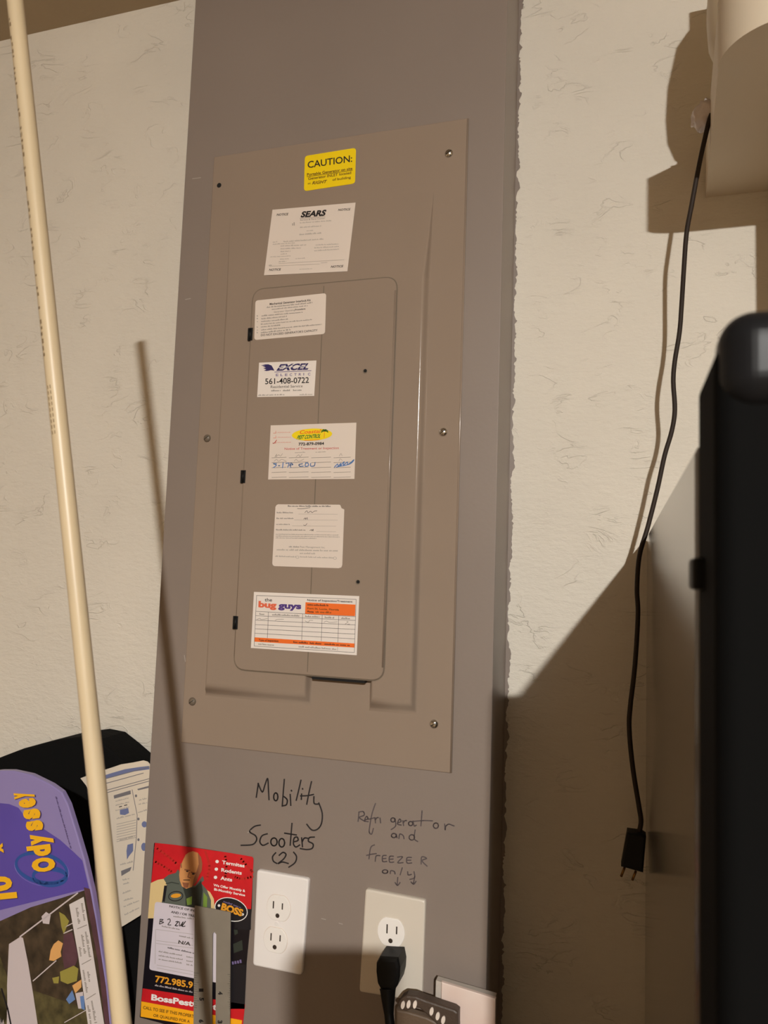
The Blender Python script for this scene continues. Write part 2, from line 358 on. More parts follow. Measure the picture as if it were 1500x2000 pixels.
box('crease_shade', (sx - .0005, YD - .00015, db + .004), (sx + .0005, YD + .0002, dt - .004), M_PSCREW, door)  # thin dark strip painted for the shade of the door's bend line
nx0, nx1 = pz[5][0], pz[4][0]
box('finger_slot', (nx0 + .002, YP + .0006, db - .0045), (nx1 - .002, YP + .009, db + .002), M_HOLE, panel)
for (hx, hy) in ((489, 653), (475, 931), (460, 1216)):
    c = at(hx, hy, YD)
    h = box('hinge', (c.x - .0033, YD - .0012, c.z - .0082), (c.x + .0033, YP + .003, c.z + .0082), M_HOLE, door)
    tube('hinge_pin', [(c.x, YD - .0006, c.z - .0076), (c.x, YD - .0006, c.z + .0074)], .0019, M_BLACK, h, 10)
for (hx, hy) in ((713, 725), (699, 1137)):
    c = at(hx, hy, YD); disc('screw_hole', (c.x, c.z), .0030, YD - .0003, YD + .001, M_PSCREW, door, 14)
    disc('screw_hole', (c.x + .0003, c.z + .0004), .0021, YD - .0005, YD + .001, M_HOLE, door, 14)
def dome_screw(px, m, parent, r=.0052, lab=None):
    c = at(px[0], px[1], YC); V = []; Fc = []; n = 18; rings = [(r, 0), (r, .0008), (r * .86, .0022), (r * .55, .0032), (r * .2, .0036)]
    for (q, h) in rings: V += [(c.x + q * math.cos(2 * math.pi * i / n), YC - h, c.z + q * math.sin(2 * math.pi * i / n)) for i in range(n)]
    for k in range(len(rings) - 1):
        for i in range(n): Fc.append((k * n + i, k * n + (i + 1) % n, (k + 1) * n + (i + 1) % n, (k + 1) * n + i))
    Fc.append(tuple((len(rings) - 1) * n + i for i in range(n)))
    o = mesh('screw', V, Fc, m, parent, True)
    if lab: o['label'] = lab
    a = .6; dx, dz_ = math.cos(a) * r * .75, math.sin(a) * r * .75; e = .0005
    mesh('slot', [(c.x - dx + e * math.sin(a), YC - .0031, c.z - dz_ - e * math.cos(a)), (c.x + dx + e * math.sin(a), YC - .0031, c.z + dz_ - e * math.cos(a)),
                  (c.x + dx - e * math.sin(a), YC - .0031, c.z + dz_ + e * math.cos(a)), (c.x - dx - e * math.sin(a), YC - .0031, c.z - dz_ + e * math.cos(a)),
                  (c.x + e * math.sin(a) * .6, YC - .0040, c.z - e * math.cos(a) * .6), (c.x - e * math.sin(a) * .6, YC - .0040, c.z + e * math.cos(a) * .6)],
         [(0, 4, 5, 3), (4, 1, 2, 5)], M_HOLE, o)
for p in ((877, 300), (866, 844), (848, 1414)): dome_screw(p, M_STEEL, panel, lab='shiny zinc screw head')
for p in ((405, 856), (376, 1370)): dome_screw(p, M_PSCREW, panel)
c = at(428, 362, YC); disc('empty_screw_hole', (c.x, c.z), .0034, YC - .0002, YC + .001, M_HOLE, panel, 16)

# ------------------------------------------------------------------ stickers on the panel
def sticker(name, label, Y, crop, outline, m, rad=0.0, cat='label', th=.00035):
    """thin sheet; its outline measured in the crop"""
    P = round_px(outline, rad, 5) if rad else outline
    o = prism(name, xz([crop(*p) for p in P], Y), Y - th, Y + .0001, m)
    tag(o, label, cat, 'labels on the breaker panel'); return o, Sheet(Y - th, crop)
M_YEL = mat('yellow_vinyl', lin((244, 210, 0)), .45)
o, s = sticker('caution_sticker', 'yellow caution sticker at the top of the breaker panel', YC, Crop(580, 280, .086667), [(180, 288), (1332, 102), (1310, 905), (160, 1082)], M_YEL, 75)
s.text('black', 'CAUTION:', (240, 556), (1245, 412), (240, 400), bold=.012)
s.text('brown', 'Portable Generator on site', (226, 735), (1250, 592), (226, 672), bold=.02); s.line('brown', [(226, 752), (1250, 608)], 10)
s.text('brown', 'Generator INLET located', (252, 825), (1220, 688), (252, 762), bold=.015)
s.text('brown', 'at', (245, 925), (310, 916), (245, 878)); s.text('brown', 'RIGHT', (340, 926), (655, 892), (346, 856), bold=.02, shear=.3); s.text('brown', 'of building', (800, 845), (1215, 788), (800, 790), bold=.015)
s.build(o)
kS = Crop(510, 390, .126667)
def on_ramp(px, lift): r = ray(*px); return CAM + r * ((RAMP_O + RAMP_N * lift - CAM).dot(RAMP_N) / r.dot(RAMP_N))
q4 = [kS(*p) for p in [(175, 155), (1457, 44), (1330, 1105), (44, 1166)]]
V = [on_ramp(p, .0010) for p in q4] + [on_ramp(p, .0006) for p in q4]
o = mesh('store_notice', V, [(0, 1, 2, 3), (7, 6, 5, 4), (0, 4, 5, 1), (1, 5, 6, 2), (2, 6, 7, 3), (3, 7, 4, 0)], M_PAPER)
tag(o, 'white paper SEARS notice slanting below the yellow caution sticker', 'label', 'labels on the breaker panel'); s = Sheet(0, kS, (RAMP_O + RAMP_N * .0010, RAMP_N))
s.text('black', 'SEARS', (606, 270), (985, 243), (614, 182), bold=.045, shear=.25)
for bl, br, tl in (((236, 249), (412, 238), (240, 214)), ((1186, 174), (1370, 163), (1190, 140)), ((120, 1098), (298, 1090), (124, 1064)), ((1072, 1050), (1260, 1040), (1076, 1016))): s.text('dark', 'NOTICE', bl, br, tl, bold=.02, shear=.2)
s.line('pale', [(600, 288), (985, 262)], 7); s.text('grey', 'Service & Parts Center', (600, 325), (985, 296), (602, 300))
for a, b, h in (((600, 365), (1080, 330), 18), ((480, 400), (520, 398), 50), ((600, 436), (930, 412), 20), ((700, 486), (800, 480), 16), ((590, 548), (930, 522), 24), ((180, 662), (250, 655), 18), ((345, 655), (960, 615), 20), ((180, 695), (520, 672), 16),
                ((300, 722), (690, 705), 20), ((300, 765), (610, 752), 18), ((300, 808), (455, 800), 18), ((300, 846), (400, 840), 16), ((140, 888), (460, 872), 14), ((290, 925), (430, 916), 16), ((530, 915), (680, 905), 14), ((270, 965), (390, 955), 16),
                ((840, 705), (1190, 690), 18), ((820, 750), (1200, 728), 18), ((820, 795), (1200, 770), 18), ((120, 1020), (170, 1016), 20), ((590, 1078), (790, 1068), 12), ((920, 980), (1020, 972), 12)): s.small('pale', a, b, h, fill=.45)
s.line('pale', [(270, 985), (1280, 925)], 4); s.line('pale', [(130, 1026), (900, 992)], 4)
s.build(o)
o, s = sticker('instruction_label', 'white rounded instruction label at the top of the panel door', YD, Crop(490, 565, .103333), [(88, 215), (1425, 74), (1402, 845), (66, 962)], M_PAPER, 55)
s.text('dark', 'Mechanical Generator Interlock Kit', (355, 298), (1130, 222), (355, 258), bold=.02)
for a, b, h in (((300, 352), (1170, 262), 26), ((395, 388), (1080, 318), 22), ((200, 512), (980, 442), 24), ((200, 568), (680, 520), 24), ((195, 620), (705, 572), 24), ((190, 672), (1160, 580), 22), ((190, 722), (560, 688), 24), ((195, 778), (1340, 670), 24), ((190, 832), (750, 775), 28)): s.small('grey', a, b, h)
s.text('grey', 'Generator Operating', (435, 445), (830, 405), (435, 412)); s.text('dark', 'Procedure', (835, 402), (1030, 382), (835, 370), bold=.02)
s.text('dark', "DO NOT EXCEED GENERATOR'S CAPACITY", (190, 888), (1260, 792), (190, 848), bold=.01)
for y in (515, 565, 620, 725, 778, 830): s.small('grey', (112, y), (135, y - 2), 22)
s.build(o)
o, s = sticker('electrician_label', 'white EXCEL ELECTRIC label with blue logo on the panel door', YD, Crop(495, 695, .086667), [(130, 155), (1420, 106), (1370, 904), (86, 930)], M_PAPERW)
s.poly('navy', [(170, 214), (270, 232), (200, 240), (282, 264), (222, 282), (292, 308), (236, 330), (300, 344), (330, 335), (330, 190), (270, 192), (240, 200)])
s.poly('navy', [(330, 188), (410, 218), (450, 290), (472, 334), (400, 322), (330, 338)])
s.text('navy', 'EXCEL', (520, 330), (1225, 303), (535, 190), bold=.04, shear=.55); s.line('white', [(560, 262), (1290, 228)], 12, 3)
s.line('violet', [(478, 366), (1300, 334)], 14)
for i, ch in enumerate('ELECTRIC'): x = 505 + i * 103; y = 460 - i * 2.9; s.text('violet', ch, (x, y), (x + (16 if ch == 'I' else 56), y - 1.5), (x + 2, y - 58), bold=.02)
s.text('black', '561-408-0722', (262, 640), (1250, 606), (264, 506), bold=.012); s.text('dark', 'Residential Service', (388, 728), (1108, 708), (390, 666))
for a, b in (((400, 802), (620, 796)), ((665, 798), (855, 792)), ((895, 792), (1090, 786))): s.small('grey', a, b, 38)
s.small('grey', (108, 900), (700, 886), 28); s.small('pale', (1040, 888), (1325, 880), 34)
s.build(o)
o, s = sticker('pest_control_card', 'white card with yellow oval logo stuck across the panel door', YD, Crop(515, 820, .126667), [(110, 86), (1430, 44), (1400, 911), (70, 920)], M_PAPER)
s.oval('yellow', (745, 228), 312, 94, 2, -.045)
s.text('orange', 'Coastal', (548, 218), (866, 200), (556, 160), 3, .02, .2); s.text('green', 'PEST CONTROL', (508, 300), (868, 276), (520, 240), 3, .04, .2); s.line('orange', [(630, 318), (855, 306)], 8, 3)
for a in (-.2, .5, 1.1, 1.9, 2.6, 3.4): s.stroke('green', [(940, 172), (940 + 34 * math.cos(a), 172 - 26 * math.sin(a)), (940 + 54 * math.cos(a), 176 - 26 * math.sin(a) + 10)], 13, 3)
s.stroke('orange', [(940, 176), (936, 220), (932, 275)], 7, 3)
s.text('black', '772-879-0984', (536, 396), (930, 384), (538, 352), bold=.03); s.text('red', 'Notice of Treatment or Inspection', (322, 464), (1158, 450), (322, 426))
for y in (198, 272, 352): s.line('rose', [(150, y + 8), (190, y + 6), (186, y - 26)], 7); s.small('rose', (212, y), (420, y - 2), 10)
s.stroke('red', [(140, 358), (160, 360), (200, 312)], 9)
for y0 in (585, 660, 738, 812, 888):
    for xa, xb in ((125, 350), (390, 690), (735, 1035), (1080, 1340)): s.line('grey', [(xa, y0), (xb, y0 - (xb - xa) * .02 - 4)], 6)
for a, b in (((480, 512), (640, 506)), ((800, 505), (960, 498))): s.small('pale', a, b, 16)
for pts in ([(170, 575), (200, 530), (190, 570), (230, 540), (260, 560), (290, 520)], [(500, 570), (540, 540), (560, 570), (590, 530)], [(1165, 560), (1190, 520), (1210, 556)], [(160, 640), (200, 610), (230, 640), (280, 610), (350, 640)], [(470, 640), (500, 610), (540, 640), (620, 605)], [(1160, 635), (1180, 600), (1215, 630)]): s.stroke('pale', pts, 6)
for pts in ([(200, 676), (150, 676), (196, 700), (150, 735)], [(225, 708), (250, 706)], [(300, 660), (290, 740)], [(340, 672), (390, 668), (370, 735)], [(420, 730), (405, 700), (450, 690), (420, 668), (405, 700)],
            [(600, 676), (545, 690), (560, 718), (612, 712)], [(650, 660), (640, 715), (690, 705), (680, 665), (645, 670)], [(725, 670), (725, 712), (780, 708), (792, 655)],
            [(1090, 730), (1140, 680), (1150, 715), (1190, 670), (1180, 715), (1240, 645), (1230, 700), (1290, 650), (1300, 690), (1390, 615), (1330, 680), (1120, 728)]): s.stroke('blue', pts, 13)
s.build(o)
o, s = sticker('inspection_slip', 'cream inspection slip with a torn corner on the panel door', YD, Crop(525, 980, .103333), [(180, 48), (150, 62), (128, 96), (100, 560), (68, 1165), (80, 1200), (112, 1217), (1320, 1256), (1372, 1240), (1390, 1190), (1428, 145), (1376, 122), (1352, 62), (1335, 56)][::-1], M_PAPER)
s.small('dark', (360, 92), (1175, 96), 26)
for a, b, h in (((150, 215), (475, 216), 26), ((145, 325), (465, 326), 26), ((140, 435), (400, 438), 24), ((135, 540), (690, 546), 26), ((130, 620), (1320, 636), 16), ((130, 655), (1335, 672), 16), ((130, 690), (900, 698), 16)): s.small('grey', a, b, h)
for a, b in (((560, 232), (1300, 236)), ((480, 342), (1300, 346)), ((440, 455), (1270, 462)), ((900, 560), (1270, 566))): s.line('pale', [a, b], 5)
for pts in ([(540, 128), (640, 130), (780, 112)], [(680, 205), (720, 170), (740, 208), (790, 180), (820, 205), (860, 178), (910, 172)], [(660, 330), (690, 305), (695, 332), (725, 300), (728, 335)], [(655, 440), (690, 448), (722, 412)], [(775, 545), (810, 525), (815, 552), (838, 518), (838, 555)]): s.stroke('dark', pts, 8)
s.text('grey', 'Pest Management Inc.', (590, 868), (1065, 878), (590, 836)); s.small('grey', (380, 862), (570, 866), 28)
for a, b, h in (((150, 918), (1310, 940), 32), ((585, 985), (880, 992), 30), ((120, 1040), (510, 1052), 26), ((590, 1050), (1220, 1070), 26)): s.small('pale', a, b, h)
s.oval('pale', (540, 1048), 32, 26, 2, 0, 20, (.8, .75)); s.oval('pale', (1250, 1066), 34, 26, 2, 0, 20, (.8, .75))
s.build(o)
o, s = sticker('bug_service_card', 'white and orange the bug guys table card low on the panel door', YD, Crop(485, 1150, .15), [(75, 40), (1445, 95), (1412, 865), (35, 770)], M_PAPERW)
s.line('dark', [(108, 86), (1404, 138), (1380, 830), (76, 745), (108, 86)], 4.5)
s.text('black', 'the', (212, 164), (308, 166), (214, 118), bold=.01); s.text('bugorange', 'bug', (130, 236), (365, 250), (134, 158), bold=.05); s.text('bugpurple', 'guys', (388, 250), (688, 262), (392, 192), bold=.05)
s.text('black', 'Notice of Inspection/Treatment', (765, 158), (1355, 180), (768, 132), bold=.02)
s.poly('orange', [(745, 175), (1396, 206), (1390, 356), (738, 325)])
s.small('black', (768, 216), (1040, 228), 24, 3); s.text('brown', 'Port St. Lucie, Florida', (768, 264), (1180, 284), (768, 242), 3, .02); s.text('black', 'Phone', (768, 306), (850, 310), (768, 284), 3, .04); s.small('brown', (875, 310), (1080, 320), 22, 3)
for (a, b) in (((100, 293), (1395, 362)), ((98, 350), (1392, 412)), ((95, 408), (1390, 470)), ((92, 466), (1388, 528)), ((90, 520), (1386, 590)), ((86, 578), (1384, 652))): s.line('dark', [a, b], 4.5)
for (a, b) in (((262, 302), (248, 640)), ((708, 328), (695, 664)), ((962, 340), (950, 680)), ((1178, 352), (1166, 694))): s.line('dark', [a, b], 4.5)
for a, b in (((145, 338), (205, 342)), ((310, 346), (660, 362)), ((740, 368), (925, 376)), ((995, 382), (1115, 388)), ((1210, 392), (1340, 398))): s.small('grey', a, b, 24)
for pts in ([(110, 400), (150, 385), (170, 400), (250, 388)], [(350, 412), (380, 398), (460, 396)], [(740, 418), (780, 436), (800, 410), (840, 412)], [(985, 436), (1020, 420), (1060, 438), (1160, 430)], [(1280, 425), (1300, 432), (1260, 462), (1320, 460)]): s.stroke('grey', pts, 5)
s.poly('orange', [(82, 632), (1386, 712), (1381, 766), (78, 688)])
s.text('black', 'Type of Inspection:', (135, 678), (395, 692), (136, 652), 3, .02); s.small('black', (585, 702), (770, 714), 22, 3); s.small('black', (800, 716), (945, 724), 22, 3); s.small('black', (990, 728), (1330, 746), 22, 3)
s.small('grey', (130, 728), (330, 742), 22); s.small('grey', (655, 762), (1145, 796), 22); s.line('grey', [(1164, 762), (1160, 806)], 4)
s.build(o)
bpy.context.view_layer.update()

# ------------------------------------------------------------------ flyer, notice sheet, slotted ruler
YF = -.0012
f2 = Crop(260, 1740, .16); f1 = Crop(260, 1640, .16)
fo = prism('pest_flyer', xz([(302, 1646), (340, 1650), (400, 1658), (450, 1666), (490, 1673), (495, 1676), (492, 1775), (482, 1880), (470, 2030), (370, 2012), (274, 1986), (288, 1830)], 0.0), YF, -.0001, mat('flyer_card', lin((22, 18, 24)), .35))
tag(fo, 'red and black pest control flyer leaning on the grey chase', 'flyer')
s = Sheet(YF, f1)
s.poly('flyred', [(266, 38), (500, 62), (880, 118), (1190, 162), (1455, 208), (1470, 230), (1458, 500), (1440, 848), (1300, 838), (960, 800), (200, 700), (222, 520)], 1)
for st in ([(270, 90), (420, 200), (540, 300)], [(255, 260), (380, 330), (480, 400)], [(880, 140), (930, 320), (900, 480)], [(1120, 180), (1140, 330), (1120, 470)], [(1300, 215), (1400, 330), (1460, 400)], [(1230, 450), (1330, 480), (1460, 450)]): s.stroke('red', st, 26, 2)
# printed photograph: bald man in a grey work vest over a cream shirt
s.poly('cream', [(214, 530), (300, 490), (372, 478), (415, 530), (385, 640), (355, 760), (300, 800), (250, 960), (180, 960)], 3)
s.poly('cream', [(880, 600), (940, 640), (985, 720), (995, 850), (930, 850)], 3)
s.poly('vest', [(372, 478), (430, 430), (520, 405), (548, 360), (580, 420), (640, 560), (760, 560), (850, 440), (868, 495), (830, 530), (900, 610), (950, 740), (950, 860), (600, 860), (350, 760), (385, 640), (412, 545)], 4)
s.poly('vestdark', [(600, 560), (640, 590), (760, 580), (830, 500), (850, 620), (820, 860), (640, 860), (640, 700)], 5)
s.poly('flyblack', [(380, 560), (415, 560), (385, 760), (355, 750)], 5); s.poly('lime', [(860, 640), (905, 700), (900, 850), (850, 850)], 6); s.poly('lime', [(650, 720), (720, 690), (715, 790), (660, 800)], 6)
s.line('vestdark', [(400, 540), (470, 520), (560, 540)], 10, 5)
s.oval('flyblack', (520, 690), 92, 62, 6, -.12); s.oval('vest', (520, 690), 82, 52, 7, -.12); s.oval('gold', (522, 684), 62, 26, 8, -.12)
s.poly('skin', [(640, 185), (680, 155), (730, 140), (790, 160), (830, 215), (845, 290), (838, 380), (800, 450), (770, 520), (720, 575), (650, 600), (595, 570), (570, 500), (562, 430), (575, 330), (610, 250)], 6)
s.poly('skinshade', [(790, 160), (830, 215), (845, 290), (838, 380), (800, 450), (770, 520), (720, 575), (740, 480), (770, 400), (800, 300)], 7)
s.line('skinshade', [(630, 366), (690, 376)], 16, 8); s.line('skinshade', [(710, 398), (770, 412)], 16, 8); s.oval('flyblack', (660, 386), 16, 8, 9); s.oval('flyblack', (735, 418), 18, 9, 9)
s.line('skinshade', [(685, 400), (668, 455), (700, 468)], 12, 8); s.line('flyblack', [(615, 492), (690, 492)], 9, 8); s.poly('skinshade', [(600, 520), (680, 530), (670, 585), (620, 590)], 7)
s.poly('skinshade', [(575, 300), (590, 280), (596, 340), (580, 350)], 7)
for t_, y_, br in (('Termites', 295, 1360), ('Rodents', 388, 1325), ('Ants', 488, 1208)):
    x_ = 1085 - (y_ - 295) * .1; s.text('white', t_, (x_, y_), (br, y_ + (br - x_) * .16), (x_ + 2, y_ - 44), 3, .03); s.oval('white', (x_ - 60, y_ - 28), 21, 20, 3)
s.text('white', 'We Offer Monthly &', (980, 566), (1368, 640), (982, 536), 3, .03); s.text('white', 'Bi-Monthly Service', (988, 618), (1366, 692), (990, 588), 3, .03)
s.poly('flyblack', [(1250, 842), (1440, 848), (1436, 1100), (1240, 1100)], 2)
s.oval('white', (1196, 852), 208, 142, 4, .32); s.oval('flyblack', (1196, 852), 198, 132, 5, .32); s.text('gold', 'BOSS', (1070, 850), (1330, 935), (1090, 770), 6, .05); s.oval('white', (1048, 804), 16, 16, 6); s.oval('white', (1336, 912), 16, 16, 6); s.small('violet', (1100, 762), (1310, 838), 24, 6)
s.build(fo)
s = Sheet(YF, f2)
s.text('gold', '772.985.9', (268, 1110), (728, 1188), (272, 1030), 2, .03); s.small('net', (265, 1160), (725, 1245), 22)
s.poly('flyred', [(118, 1190), (900, 1310), (1366, 1386), (1340, 1640), (900, 1520), (100, 1345)], 1); s.text('white', 'BossPestControl', (220, 1330), (1180, 1480), (225, 1258), 3, .04)
s.poly('amber', [(100, 1348), (900, 1500), (1330, 1580), (1310, 1740), (830, 1660), (92, 1535)], 2); s.poly('flyblack', [(1190, 900), (1385, 900), (1360, 1440), (1180, 1440)], 1)
s.text('brown', 'CALL TO SEE IF THIS PROPERTY', (120, 1440), (770, 1555), (124, 1402), 3, .02); s.text('brown', 'OR QUALIFIED FOR A', (245, 1535), (690, 1612), (250, 1500), 3, .02)
for p in ([(1230, 480), (1270, 440), (1280, 520), (1240, 540)], [(1220, 650), (1330, 600), (1340, 720), (1230, 760)]): s.poly('vestdark', p, 2)
s.small('violet', (1210, 900), (1320, 880), 60, 2)
s.build(fo)
no = prism('inspection_notice', xz([f2(*p) for p in round_px([(272, 128), (1110, 262), (1050, 1122), (200, 958)], 36, 4)], -.0016), -.0024, -.0020, mat('notice_paper', lin((216, 206, 214)), .6))
tag(no, 'white filled-in notice stuck on the red and black flyer', 'label')
s = Sheet(-.0024, f2)
s.text('dark', 'NOTICE OF INSP', (440, 198), (790, 262), (445, 172), 2, .03); s.text('dark', 'AND / OR TREAT', (460, 268), (800, 330), (465, 240), 2, .03); s.small('grey', (490, 318), (740, 350), 20)
for st in ([(330, 345), (322, 405)], [(330, 348), (366, 352), (335, 374), (372, 384), (324, 406)], [(420, 352), (445, 342), (452, 372), (425, 412), (462, 416)], [(520, 380), (545, 375), (520, 425), (550, 425)], [(510, 425), (560, 375), (570, 430), (610, 378), (590, 430), (640, 372), (600, 432), (635, 430)]): s.stroke('dark', st, 10)
s.small('grey', (350, 438), (570, 478), 18); s.small('grey', (560, 555), (730, 588), 18); s.text('dark', 'N/A', (550, 642), (700, 668), (556, 600), 2, .03); s.small('dark', (420, 700), (740, 768), 20)
for y in (470, 605, 640): s.line('pale', [(280, y), (730, y + 60)], 4)
for y in (745, 795, 840): s.small('grey', (310, y), (600, y + 50), 18); s.small('grey', (650, y + 65), (730, y + 78), 18)
s.line('pale', [(275, 470), (268, 890)], 4); s.line('pale', [(290, 905), (730, 985)], 4); s.line('pale', [(290, 940), (730, 1025)], 4)
s.build(no)
# slotted ruler standing in front of the flyer: plate with a long slot
RY = -.0065
rq = lambda x, y: (at(*f2(x, y), RY).x, at(*f2(x, y), RY).z)
A0, B0 = rq(750, 214), rq(1190, 228); A1, B1 = rq(735, 1640), rq(1222, 1640)
S0, S1 = rq(955, 520), rq(1002, 520)
xl0, xr0, zt = A0[0], B0[0], (A0[1] + B0[1]) / 2; zb = 1.54 - .75
sl = (A1[0] - A0[0]) / (A1[1] - A0[1])
def rx(x, z): return x + sl * (z - zt)
zs = S0[1]
P = [(rx(xl0, zt), zt), (rx(xr0, zt), zt), (rx(xr0, zb), zb), (rx(S1[0], zb + .02), zb + .02), (rx(S1[0], zs), zs), ((rx(S0[0], zs) + rx(S1[0], zs)) / 2, zs + .0025), (rx(S0[0], zs), zs), (rx(S0[0], zb + .02), zb + .02), (rx(xl0, zb), zb)]
# closed by a bridge at the foot so that both blades are one piece
ruler = tag(empty('slotted_ruler', (rx((xl0 + xr0) / 2, zb), RY, zb)), 'grey aluminium slotted ruler standing before the red flyer', 'ruler')
M_ALU = mat('dull_aluminium', lin((136, 127, 114)), .45, 0, vary=(60, .05))
prism('blade', [P[0], P[1], P[2], (rx(S1[0], zb), zb), P[3], P[4], P[5], P[6], P[7], (rx(S0[0], zb), zb), P[8]], RY, RY + .0014, M_ALU, ruler)
box('foot_bridge', (rx(S0[0], zb) - .002, RY + .0001, zb + .001), (rx(S1[0], zb) + .002, RY + .0013, zb + .02), M_ALU, ruler)
s = Sheet(RY, f2)
for i in range(16):
    y = 1000 + i * 28; L_ = 60 if i % 4 == 0 else 34
    s.line('dark', [(742, y), (742 + L_, y + 6)], 4); s.line('dark', [(1196 - L_ * .7, y + 20), (1196, y + 24)], 4)
def rot_text(st, cx, cy, h, wd):   # numerals turned a quarter
    s.text('black', st, (cx - h / 2, cy - wd / 2), (cx - h / 2, cy + wd / 2), (cx + h / 2, cy - wd / 2), 2, .05)
for st, cx, cy in (('1', 832, 1212), ('5', 838, 1322), ('6', 832, 1590), ('4', 1066, 1248), ('3', 1062, 1600)): rot_text(st, cx, cy, 52, 40)
s.build(ruler)

# ------------------------------------------------------------------ outlets
M_WHITE = mat('white_plate', lin((238, 232, 228)), .35); M_IVORY = mat('ivory_plate', lin((214, 204, 190)), .35)
M_SOCK = mat('white_socket', lin((240, 234, 228)), .3); M_BRASS = mat('slot_dark', lin((52, 40, 30)), .6)
def socket(parent, ctr, rx_, rz_, slots, ground, Y, m, gm):
    pts = []
    for i in range(28):
        a = 2 * math.pi * i / 28; x = rx_ * 1.08 * math.cos(a); z = rz_ * 1.15 * math.sin(a); pts.append((ctr[0] + x, ctr[1] + max(-rz_, min(rz_, z))))
    prism('socket_gap', [tuple(p) for p in offset2(pts, -.0006)], Y - .0001, Y + .001, gm, parent)
    sk = prism('socket', pts, Y - .0016, Y + .001, m, parent, bev=.0006)
    for (sx_, sz_, h) in slots: box('slot', (sx_ - .0008, Y - .0018, sz_ - h), (sx_ + .0008, Y, sz_ + h), M_BRASS, sk)
    disc('ground_hole', ground, .0026, Y - .0018, Y, M_BRASS, sk, 14)
def outlet(label, quad, m, cr, socks, screw):
    Yp = -.0055; o = tag(empty('wall_outlet', at(quad[0][0], quad[0][1], 0)), label, 'outlet')
    prism('plate', round_px(xz(quad, Yp), .0042, 4), Yp, 0, m, o, bev=.0022)
    for (x0, x1, y0, y1, sl_, g) in socks:
        a, b = at(*cr(x0, (y0 + y1) / 2 - 10), Yp), at(*cr(x1, (y0 + y1) / 2 + 10), Yp); t, u = at(*cr((x0 + x1) / 2, y0), Yp), at(*cr((x0 + x1) / 2, y1), Yp)
        socket(o, ((a.x + b.x) / 2, (t.z + u.z) / 2), (b.x - a.x) / 2 / 1.04, (t.z - u.z) / 2, [(at(*cr(*q), Yp).x, at(*cr(*q), Yp).z, hh) for q, hh in sl_], (at(*cr(*g), Yp).x, at(*cr(*g), Yp).z), Yp, M_SOCK, m if m != M_WHITE else M_PAPER)
    c = at(*screw, Yp); disc('plate_screw', (c.x, c.z), .003, Yp - .001, Yp, m, o, 16, .0005); return o
k4 = Crop(250, 1480, .26); k5 = Crop(620, 1560, .26667)
outlet('white duplex wall outlet with both sockets empty, beside the red flyer', [(501, 1699), (603, 1717), (589, 1906), (493, 1886)], M_WHITE, k4,
       [(1048, 1218, 1032, 1222, [((1097, 1100), .0042), ((1164, 1113), .0036)], (1127, 1182)), (1024, 1194, 1275, 1462, [((1079, 1340), .0042), ((1147, 1352), .0036)], (1106, 1418))], k4(1118, 1248))
outlet('ivory duplex wall outlet with a black plug in its lower socket', [(713, 1736), (831, 1759), (824, 1958), (701, 1938)], M_IVORY, k5,
       [(445, 637, 872, 1078, [((513, 948), .0050), ((583, 960), .0042)], (538, 1036)), (450, 630, 1115, 1310, [((508, 1180), .005), ((580, 1190), .0042)], (535, 1270))], k5(541, 1097))
# black plug and its cord
pl = tag(empty('power_plug', at(755, 1890, -.03)), 'black moulded power plug pushed into the ivory outlet', 'plug')
q = [(455, 1158), (590, 1165), (604, 1240), (600, 1310), (585, 1372), (560, 1410), (470, 1410), (438, 1350), (428, 1270), (430, 1205)]
prism('plug_body', xz([k5(*p) for p in q], -.034), -.036, -.0075, M_BLACK, pl, bev=.004)
cp = [at(*k5(515, 1390), -.030), at(*k5(518, 1480), -.034), at(*k5(524, 1580), -.038), at(*k5(534, 1680), -.042), at(*k5(545, 1800), -.045), at(*k5(555, 1990), -.05)]
cp.append(Vector((cp[-1].x + .005, -.055, .82)))
cpp = smooth_path(cp, 5); tube('cord', cpp, [max(.0052, .0092 - .0004 * i) for i in range(len(cpp))], M_BLACK, pl, 14)
# brown strap with pale slots, and the white box at the corner of the chase
k6 = Crop(720, 1840, .186667)
st = tag(empty('slotted_strap', at(800, 1960, -.05)), 'dark brown strap with pale slots in front of the ivory outlet', 'strap')
M_STRAP = mat('brown_strap', lin((70, 56, 46)), .5, bump=(300, .3))
prism('band', xz([k6(*p) for p in [(300, 640), (345, 580), (400, 550), (500, 560), (600, 600), (750, 650), (900, 700), (938, 730), (936, 860), (940, 1000), (760, 900), (620, 760), (540, 690), (480, 680), (400, 720), (340, 700)]], -.05), -.052, -.040, M_STRAP, st, bev=.002)
prism('lower_band', xz([k6(*p) for p in [(280, 720), (400, 740), (600, 800), (800, 900), (940, 1000), (940, 1150), (280, 1150)]], -.046), -.044, -.036, mat('brown_strap_worn', lin((96, 78, 62)), .5, bump=(200, .3)), st, bev=.002)
for (x, y) in ((360, 655), (420, 648), (486, 650), (660, 722), (724, 772), (782, 812)):
    a = at(*k6(x, y), -.0522); prism('pale_slot', [(a.x + .0021 * math.cos(t) + .0006 * math.sin(t), a.z + .0042 * math.sin(t)) for t in [2 * math.pi * i / 12 for i in range(12)]], -.0532, -.0515, M_PAPER, st)
wb = tag(empty('white_box', at(915, 1990, -.03)), 'white carton with a pink stain and grey side on the corner of the chase', 'box')
fx0, fx1 = at(862, 1922, -.035), at(968, 1953, -.035)
bz = 1.54 - .75
M_CARD = mat('white_carton', lin((226, 208, 198)), .7)
nt = M_CARD.node_tree; b_ = nt.nodes['Principled BSDF']; g_ = nt.nodes.new('ShaderNodeNewGeometry'); n_ = nt.nodes.new('ShaderNodeTexNoise'); n_.inputs['Scale'].default_value = 14; nt.links.new(g_.outputs['Position'], n_.inputs['Vector'])
